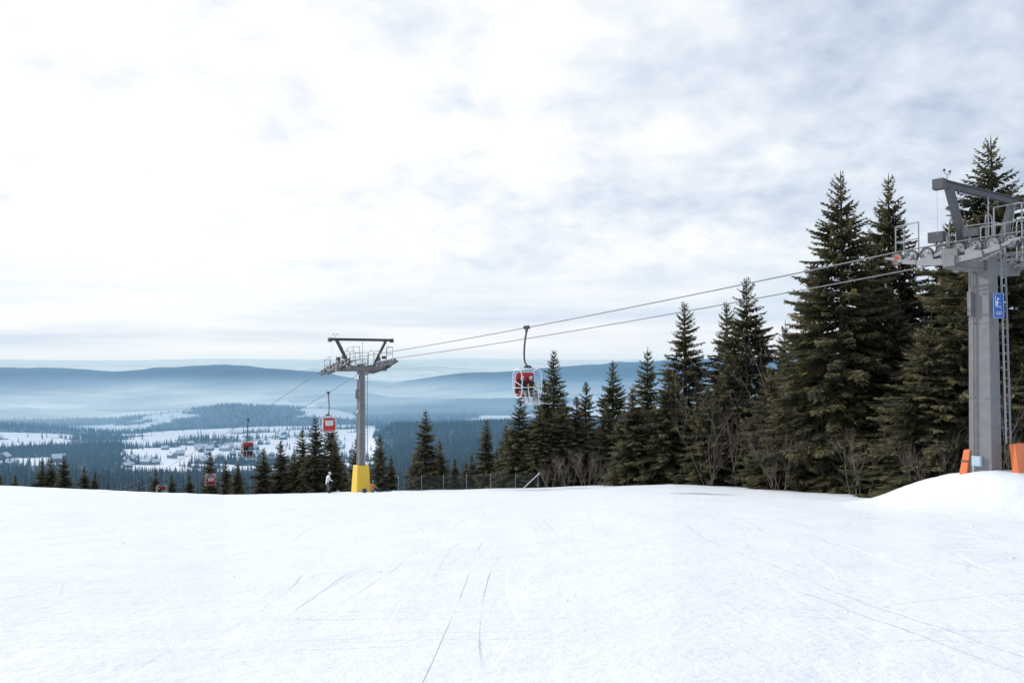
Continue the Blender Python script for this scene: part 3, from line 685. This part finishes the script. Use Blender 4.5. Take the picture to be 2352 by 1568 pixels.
# ------------------------------------------------------------------ people
def person(name,M,J,cl,helmet=None,headyaw=0,headpitch=0,goggles=True,extra=None):
    Jn=[n for n in J if n!='head']; vi={n:i for i,n in enumerate(Jn)}
    Rr={'pelvis':.155,'belly':.145,'chest':.17,'neck':.065,'headb':.06,'shL':.085,'shR':.085,'elL':.058,'elR':.058,'wrL':.04,'wrR':.04,'hipL':.115,'hipR':.115,'knL':.078,'knR':.078,'anL':.06,'anR':.06,'toL':.05,'toR':.05}
    E=[('pelvis','belly'),('belly','chest'),('chest','neck'),('neck','headb')]
    for s in 'LR': E+=[('chest','sh'+s),('sh'+s,'el'+s),('el'+s,'wr'+s),('pelvis','hip'+s),('hip'+s,'kn'+s),('kn'+s,'an'+s),('an'+s,'to'+s)]
    me=bpy.data.meshes.new('body_skeleton'); me.from_pydata([J[n] for n in Jn],[(vi[a],vi[b]) for a,b in E],[])
    ob=bpy.data.objects.new('body_tmp',me); scene.collection.objects.link(ob)
    sk=ob.modifiers.new('skin','SKIN'); sk.use_smooth_shade=True
    for n in Jn:
        r=Rr[n]; d_=me.skin_vertices[0].data[vi[n]]; d_.radius=(r*(1.15 if n in('chest','belly','pelvis') else 1),r*(.85 if n in('chest','belly') else 1))
        d_.use_root=(n=='pelvis')
    ss=ob.modifiers.new('sub','SUBSURF'); ss.levels=2; ss.render_levels=2
    dg=bpy.context.evaluated_depsgraph_get(); dg.update(); em=bpy.data.meshes.new_from_object(ob.evaluated_get(dg)); 
    bv=[Vector(v.co) for v in em.vertices]; bf=[tuple(p.vertices) for p in em.polygons]
    bpy.data.objects.remove(ob)
    mats=[cl['jacket'],cl['pants'],cl['boots'],cl['gloves'],SKIN,HAIR,cl.get('helmet',WHITEC),LENS,cl.get('trim',cl['jacket'])]
    b=MB()
    bones=[]
    for a,c in E:
        if a=='pelvis' and c=='belly': mi=0
        elif a in('belly','chest') : mi=0
        elif a=='neck': mi=4
        elif a.startswith('sh') or a.startswith('el'): mi=8
        elif a=='pelvis' or a.startswith('hip') or a.startswith('kn'): mi=1
        else: mi=2
        bones.append((Vector(J[a]),Vector(J[c]),mi,a))
    b.v=[tuple(v) for v in bv]
    for f in bf:
        c=sum((bv[i] for i in f),Vector())/len(f); best=9;bm=0
        for p,q,mi,a in bones:
            d=q-p; t=max(0,min(1,(c-p).dot(d)/d.dot(d))); l=(c-(p+d*t)).length-(.06 if mi in(0,) else 0)
            if l<best: best=l; bm=2 if (a.startswith('kn') and t>.6) else mi
        b.f.append(f); b.m.append(bm)
    hc=Vector(J['head']); HRm=Matrix.Rotation(headyaw,3,'Z')@Matrix.Rotation(headpitch,3,'X')
    def h(x,y,z): return hc+HRm@Vector((x,y,z))
    b.ball(hc,.076,.095,.115,4,16,12,HRm)
    b.ball(h(0,.035,-.07),.052,.055,.05,4,12,8,HRm)
    b.ball(h(0,.098,-.012),.014,.022,.026,4,8,6,HRm)
    b.ball(h(0,.088,-.058),.024,.010,.008,5,8,6,HRm)
    for e in(-1,1):
        b.ball(h(e*.03,.084,.012),.013,.010,.009,7,8,6,HRm); b.ball(h(e*.078,.0,-.01),.012,.022,.032,4,8,6,HRm)
    b.ball(h(0,-.02,.015),.084,.098,.118,5,14,10,HRm)
    if helmet:
        b.ball(h(0,-.008,.03),.108,.125,.118,6,18,12,HRm,zmin=-.25)
        for e in(-1,1): b.ball(h(e*.09,-.01,-.03),.022,.05,.06,6,10,8,HRm)
        if goggles:
            b.ball(h(0,.085,.018),.078,.05,.040,7,12,8,HRm)
    for s,sg in(('L',-1),('R',1)):
        w=Vector(J['wr'+s]); e=Vector(J['el'+s]); d=(w-e).normalized(); side=d.cross(Vector((0,0,1)))
        if side.length<.2: side=Vector((1,0,0))
        side.normalize(); nrm=side.cross(d).normalized(); Rm=Matrix((side,d,nrm)).transposed()
        pc=w+d*.055; b.ball(pc,.044,.055,.022,3,10,8,Rm)
        for k,(off,ln) in enumerate(((-.033,.062),(-.011,.075),(.011,.07),(.033,.055))):
            p0=pc+side*off+d*.035; p1=p0+d*ln*.45-nrm*.008; p2=p1+(d*.5-nrm*.85).normalized()*ln*.38; p3=p2+(-d*.25-nrm).normalized()*ln*.28
            b.tube([p0,p1,p2,p3],[.0115,.011,.0105,.007],6,3)
        p0=pc-side*sg*.036-d*.015; p1=p0-side*sg*.028+d*.02-nrm*.01; p2=p1+d*.03-nrm*.018
        b.tube([p0,p1,p2],[.014,.012,.008],6,3)
    E0=empty(name,M)
    o=b.obj('body',mats,None,True); o.parent=E0
    if extra:
        for nme,bb,mm in extra:
            q=bb.obj(nme,mm,None,True); q.parent=E0
    return E0
def J_seated(lean=0,arm=.34):
    return dict(pelvis=(0,0,.13),belly=(0,.0,.33),chest=(0,.01+lean,.55),neck=(0,.03+lean,.72),headb=(0,.04+lean,.78),head=(0,.06+lean,.86),
      shL=(-.19,.01+lean,.63),elL=(-.26,.14+lean,.38),wrL=(-.17,arm,.36),shR=(.19,.01+lean,.63),elR=(.26,.14+lean,.38),wrR=(.17,arm,.36),
      hipL=(-.1,.03,.11),knL=(-.13,.48,.15),anL=(-.13,.56,-.30),toL=(-.13,.74,-.37),hipR=(.1,.03,.11),knR=(.13,.48,.15),anR=(.13,.56,-.30),toR=(.13,.74,-.37))
def ski(b,c,yaw,pitch,L=1.66):
    R=Matrix.Rotation(yaw,3,'Z')@Matrix.Rotation(pitch,3,'X'); c=Vector(c); n=14
    vs=[]
    for i in range(n+1):
        t=i/n; y=-L*.42+L*t; w=.05-.012*math.sin(math.pi*t)*1.0; 
        if t>.93: w*=max(.15,(1-t)/.07)
        z=.0 if t<.84 else (t-.84)**1.5*2.0
        for dx,dz in((-w,0),(w,0),(w,.018),(-w,.018)): vs.append(c+R@Vector((dx,y,z+dz)))
    fs=[]
    for i in range(n):
        for k in range(4): fs.append((i*4+k,i*4+(k+1)%4,(i+1)*4+(k+1)%4,(i+1)*4+k))
    b.add(vs,fs,0)
def ski_extra(yaw1,yaw2,pitch=-.15):
    b=MB(); ski(b,(-.13,.58,-.44),yaw1,pitch); ski(b,(.13,.6,-.44),yaw2,pitch)
    for x in(-.13,.13): b.box((x,.60,-.41),(.07,.3,.06),0)
    return [('skis',b,[SKIM])]
def pole_extra():
    b=MB(); b.tube([(.1,.40,.45),(.26,.62,-.55)],.011,6,0); b.tube([(.03,.40,.43),(-.05,.66,-.55)],.011,6,0)
    return [('poles',b,[STEELD])]
def ride(Mc,x,cl,y1,y2,hy=0):
    M=Mc@Matrix.Translation((x,-.06,-3.73)); person('seated_skier',M,J_seated(),cl,True,hy,0,True,ski_extra(y1,y2)+pole_extra())
ride(CH[0],.30,dict(jacket=BLACKC,trim=BLACKC,pants=GREYC,boots=WHITEC,gloves=BLACKC,helmet=WHITEC),rad(14),rad(-16),rad(-10))
ride(CH[0],-.30,dict(jacket=BLACKC,trim=YELC,pants=GREYC,boots=GREYC,gloves=BLACKC,helmet=WHITEC),rad(18),rad(-20),rad(12))
ride(CH[1],.30,dict(jacket=BLACKC,pants=BLACKC,boots=BLACKC,gloves=BLACKC,helmet=BLACKC),rad(3),rad(-3))
ride(CH[1],-.30,dict(jacket=TEALC,pants=BLACKC,boots=BLACKC,gloves=BLACKC,helmet=NAVYC),rad(3),rad(-3))
ride(CH[2],.30,dict(jacket=BLACKC,pants=GREYC,boots=BLACKC,gloves=BLACKC,helmet=WHITEC),rad(3),rad(-3))
ride(CH[2],-.30,dict(jacket=GREYC,pants=BLACKC,boots=BLACKC,gloves=BLACKC,helmet=BLACKC),rad(3),rad(-3))
Js=dict(pelvis=(0,-.08,.90),belly=(0,-.02,1.08),chest=(0,.06,1.30),neck=(0,.12,1.47),headb=(0,.14,1.53),head=(0,.17,1.61),
  shL=(-.2,.06,1.38),elL=(-.29,.12,1.12),wrL=(-.25,.34,1.04),shR=(.2,.06,1.38),elR=(.29,.12,1.12),wrR=(.25,.34,1.04),
  hipL=(-.11,-.07,.86),knL=(-.15,.08,.48),anL=(-.16,-.02,.12),toL=(-.16,.18,.06),hipR=(.11,-.07,.86),knR=(.15,.08,.48),anR=(.16,-.02,.12),toR=(.16,.18,.06))
b=MB(); ski(b,(-.16,.0,.02),0,0); ski(b,(.16,.0,.02),0,0)
bp=MB(); 
for e in(-1,1): bp.tube([(e*.25,.40,1.12),(e*.34,.25,.02)],.011,6,0)
x,y=-15.1,65.5
person('standing_skier',Matrix.Translation((x,y,tz(x,y)-.02))@Matrix.Rotation(rad(-60),4,'Z'),Js,dict(jacket=WHITEC,pants=DGREYC,boots=BLACKC,gloves=BLACKC,helmet=WHITEC),True,0,-.2,True,[('skis',b,[SKIM]),('poles',bp,[STEELD])])
Jb=dict(pelvis=(0,0,.15),belly=(0,.03,.34),chest=(0,.09,.56),neck=(0,.14,.73),headb=(0,.16,.79),head=(0,.19,.87),
  shL=(-.2,.09,.63),elL=(-.30,.22,.42),wrL=(-.22,.42,.42),shR=(.2,.09,.63),elR=(.30,.22,.42),wrR=(.22,.42,.42),
  hipL=(-.11,.05,.14),knL=(-.18,.44,.42),anL=(-.2,.74,.12),toL=(-.2,.92,.08),hipR=(.11,.05,.14),knR=(.18,.44,.42),anR=(.2,.74,.12),toR=(.2,.92,.08))
x,y=-11.4,65
person('sitting_snowboarder',Matrix.Translation((x,y,tz(x,y)-.03))@Matrix.Rotation(rad(-25),4,'Z'),Jb,dict(jacket=BROWNC,pants=NAVYC,boots=BLACKC,gloves=BLACKC,helmet=TEALC),True,0,-.15,True)
b=MB(); vs=[];n=16
for i in range(n+1):
    t=i/n; xx=-.78+1.56*t; w=.145-.02*math.sin(math.pi*t); e=min(t,1-t)
    if e<.1: w*=math.sqrt(max(.02,e/.1))
    z=.05+(.0 if e>.14 else (.14-e)**1.4*1.6)
    for dy,dz in((-w,0),(w,0),(w,.015),(-w,.015)): vs.append((xx,dy,z+dz))
b.add(vs,[(i*4+k,i*4+(k+1)%4,(i+1)*4+(k+1)%4,(i+1)*4+k) for i in range(n) for k in range(4)],0)
for e in(-.26,.26): b.box((e,0,.10),(.14,.24,.07),1); b.box((e,-.1,.2),(.14,.04,.2),1)
o=b.obj('snowboard',[TEALC,BLACKC]); x,y=-10.4,65.1; o.location=(x,y,tz(x,y)); o.rotation_euler=(.1,0,rad(12))
b=MB(); b.ball((0,0,.16),.2,.14,.2,0,12,8); b.ball((0,-.12,.12),.12,.06,.12,0,10,6); b.tube([(-.1,-.12,.3),(0,-.16,.36),(.1,-.12,.3)],.02,6,0); o=b.obj('backpack',[NAVYC],smooth=True); x,y=-12.0,65; o.location=(x,y,tz(x,y))

# ------------------------------------------------------------------ safety fence
b=MB(); x0,x1=-9.6,2.4; Hf=1.2
posts=list(np.arange(-9.6,-6,1.95))+[-5.8,-3.85,-1.8,.3,2.2]
for x in posts:
    z=tz(x,67.6); b.tube([(x,67.6,z-.3),(x,67.6,z+Hf+.12)],.02,6,0)
st=.16
xs=np.arange(x0,x1,st)
for x in xs:
    for sg in(1,-1):
        pts=[]
        for k in range(5):
            h=Hf*k/4; xx=x+sg*h*.8
            if xx<x0 or xx>x1: continue
            pts.append((xx,67.6,tz(xx,67.6)+h))
        if len(pts)>1: b.tube(pts,.0065,3,1)
for h in(.05,Hf): b.tube([(x,67.6,tz(x,67.6)+h) for x in np.arange(x0,x1+.1,.6)],.008,4,1)
z=tz(.9,67.2); b.tube([(.9,67.2,z),(2.35,67.5,z+1.3)],.035,6,2)
b.obj('safety_fence',[RAILM,NET,WHITE])
# snow clumps
cg=np.random.RandomState(4); b=MB()
def clump(x,y,s):
    z=tz(x,y); g=random.Random(int(x*1000)); o=len(b.v)
    b.ball((x,y,z+s*.05),s,s*.8,s*.45,0,8,6,Matrix.Rotation(g.uniform(0,3),3,'Z'))
    for i in range(o,len(b.v)):
        v=b.v[i]; b.v[i]=(v[0]+g.uniform(-.15,.15)*s,v[1]+g.uniform(-.15,.15)*s,v[2]+g.uniform(-.12,.12)*s)
for cx,cy,n,s,sp in((-3.0,5.15,16,.028,.10),(9.2,13.8,8,.05,.35),(9.6,12.8,5,.045,.3)):
    for i in range(n): clump(cx+cg.normal()*sp,cy+cg.normal()*sp*.6,s*cg.uniform(.4,1.3))
for i in range(50):
    r=cg.uniform(5,60); a=cg.uniform(-.6,.6); clump(r*math.sin(a),r*math.cos(a),cg.uniform(.010,.022)*(1+r/30))
SN=mat('snow_clump',(.79,.815,.85),.7,0,.04); b.obj('snow_clumps',[SN],smooth=True)

# ------------------------------------------------------------------ world
w=bpy.data.worlds.new('World'); scene.world=w; w.use_nodes=True; nt=w.node_tree; L=nt.links.new
for n in list(nt.nodes): nt.nodes.remove(n)
out=nd(nt,'ShaderNodeOutputWorld'); SE,SA=28,-62
sky=nd(nt,'ShaderNodeTexSky',sky_type='NISHITA'); sky.sun_disc=False; sky.sun_elevation=rad(SE); sky.sun_rotation=rad(SA%360); sky.altitude=900; sky.dust_density=2
b1=nd(nt,'ShaderNodeBackground'); b1.inputs[1].default_value=.10; L(sky.outputs[0],b1.inputs[0])
tc=nd(nt,'ShaderNodeTexCoord'); sp=nd(nt,'ShaderNodeSeparateXYZ'); L(tc.outputs['Generated'],sp.inputs[0])
def mth(op,a,b=None,c=None,clamp=False):
    n=nd(nt,'ShaderNodeMath',operation=op); n.use_clamp=clamp
    for i,v in enumerate((a,b,c)):
        if v is None: continue
        if isinstance(v,(int,float)): n.inputs[i].default_value=v
        else: L(v,n.inputs[i])
    return n.outputs[0]
zp=mth('ADD',mth('MAXIMUM',sp.outputs[2],0.0),.36)
cb=nd(nt,'ShaderNodeCombineXYZ'); L(mth('DIVIDE',sp.outputs[0],zp),cb.inputs[0]); L(mth('DIVIDE',sp.outputs[1],zp),cb.inputs[1])
def noise(vec,sc,det,ro,dist=0,scale=(1,1,1),loc=(0,0,0)):
    mp=nd(nt,'ShaderNodeMapping'); mp.inputs['Scale'].default_value=scale; mp.inputs['Location'].default_value=loc; L(vec,mp.inputs[0])
    n=nd(nt,'ShaderNodeTexNoise'); n.inputs['Scale'].default_value=sc; n.inputs['Detail'].default_value=det; n.inputs['Roughness'].default_value=ro; n.inputs['Distortion'].default_value=dist; L(mp.outputs[0],n.inputs['Vector']); return n.outputs['Fac']
big=noise(cb.outputs[0],1.5,3,.5,.1,(1,1,1),(3.1,1.2,0)); fine=noise(cb.outputs[0],4.2,7,.50,.15,(1,1,1),(1.1,7.2,0))
puff=noise(cb.outputs[0],15,6,.55,.2,(1,1,1),(4,2,0))
dp=nd(nt,'ShaderNodeVectorMath',operation='DOT_PRODUCT'); L(tc.outputs['Generated'],dp.inputs[0]); gd=Vector((-.50,1,.20)).normalized(); dp.inputs[1].default_value=gd
g=mth('MAXIMUM',dp.outputs['Value'],.50)
v=mth('ADD',mth('MULTIPLY',big,.62),mth('MULTIPLY',fine,.82)); v=mth('ADD',v,mth('MULTIPLY',puff,.42))
v=mth('ADD',v,mth('MULTIPLY_ADD',g,.80,-.93))
cr=nd(nt,'ShaderNodeValToRGB'); e=cr.color_ramp.elements
e[0].position=.18; e[0].color=(.34,.43,.57,1); e[1].position=.82; e[1].color=(1.06,1.06,1.06,1)
for p_,c_ in((.36,(.58,.67,.80)),(.50,(.73,.80,.90)),(.62,(.85,.90,.965)),(.71,(.96,.98,1.0))):
    a=e.new(p_); a.color=(*c_,1)
L(v,cr.inputs[0])
st=noise(tc.outputs['Generated'],1.0,5,.55,.2,(2.2,2.2,24),(0,3,0))
cr2=nd(nt,'ShaderNodeValToRGB'); e=cr2.color_ramp.elements; e[0].position=.36; e[0].color=(.62,.74,.88,1); e[1].position=.62; e[1].color=(.93,.96,1.0,1)
L(mth('ADD',st,mth('MULTIPLY_ADD',g,.40,-.32)),cr2.inputs[0])
mr=nd(nt,'ShaderNodeMapRange',interpolation_type='SMOOTHSTEP'); mr.inputs['From Min'].default_value=.03; mr.inputs['From Max'].default_value=.17; L(sp.outputs[2],mr.inputs['Value'])
mxh=nd(nt,'ShaderNodeMix',data_type='RGBA'); L(mr.outputs[0],mxh.inputs['Factor']); L(cr2.outputs[0],mxh.inputs['A']); L(cr.outputs[0],mxh.inputs['B'])
mr2=nd(nt,'ShaderNodeMapRange',interpolation_type='SMOOTHSTEP'); mr2.inputs['From Min'].default_value=.0; mr2.inputs['From Max'].default_value=.022; mr2.inputs['To Min'].default_value=1; mr2.inputs['To Max'].default_value=0; L(sp.outputs[2],mr2.inputs['Value'])
mx2=nd(nt,'ShaderNodeMix',data_type='RGBA'); L(mth('MULTIPLY',mr2.outputs[0],.75),mx2.inputs['Factor']); L(mxh.outputs['Result'],mx2.inputs['A']); mx2.inputs['B'].default_value=(.76,.87,.95,1)
b2=nd(nt,'ShaderNodeBackground'); L(mx2.outputs['Result'],b2.inputs[0]); b2.inputs[1].default_value=1.06
ms=nd(nt,'ShaderNodeMixShader'); ms.inputs[0].default_value=.92; L(b1.outputs[0],ms.inputs[1]); L(b2.outputs[0],ms.inputs[2]); L(ms.outputs[0],out.inputs[0])
w.cycles.sampling_method='MANUAL'; w.cycles.sample_map_resolution=512

sl=bpy.data.lights.new('sun','SUN'); sl.energy=3.1; sl.angle=rad(.5); sl.color=(1,.95,.87); so=bpy.data.objects.new('sun',sl); scene.collection.objects.link(so)
S=Vector((math.sin(rad(SA))*math.cos(rad(SE)),math.cos(rad(SA))*math.cos(rad(SE)),math.sin(rad(SE)))); so.rotation_euler=(-S).to_track_quat('-Z','Y').to_euler()

cam=bpy.data.cameras.new('camera'); co=bpy.data.objects.new('camera',cam); scene.collection.objects.link(co); scene.camera=co
cam.lens=28; cam.sensor_width=36; cam.clip_start=.05; cam.clip_end=90000
co.location=(0,0,0); co.rotation_euler=(rad(90+1.28),0,0)
scene.view_settings.view_transform='Standard'; scene.view_settings.look='None'; scene.view_settings.exposure=0
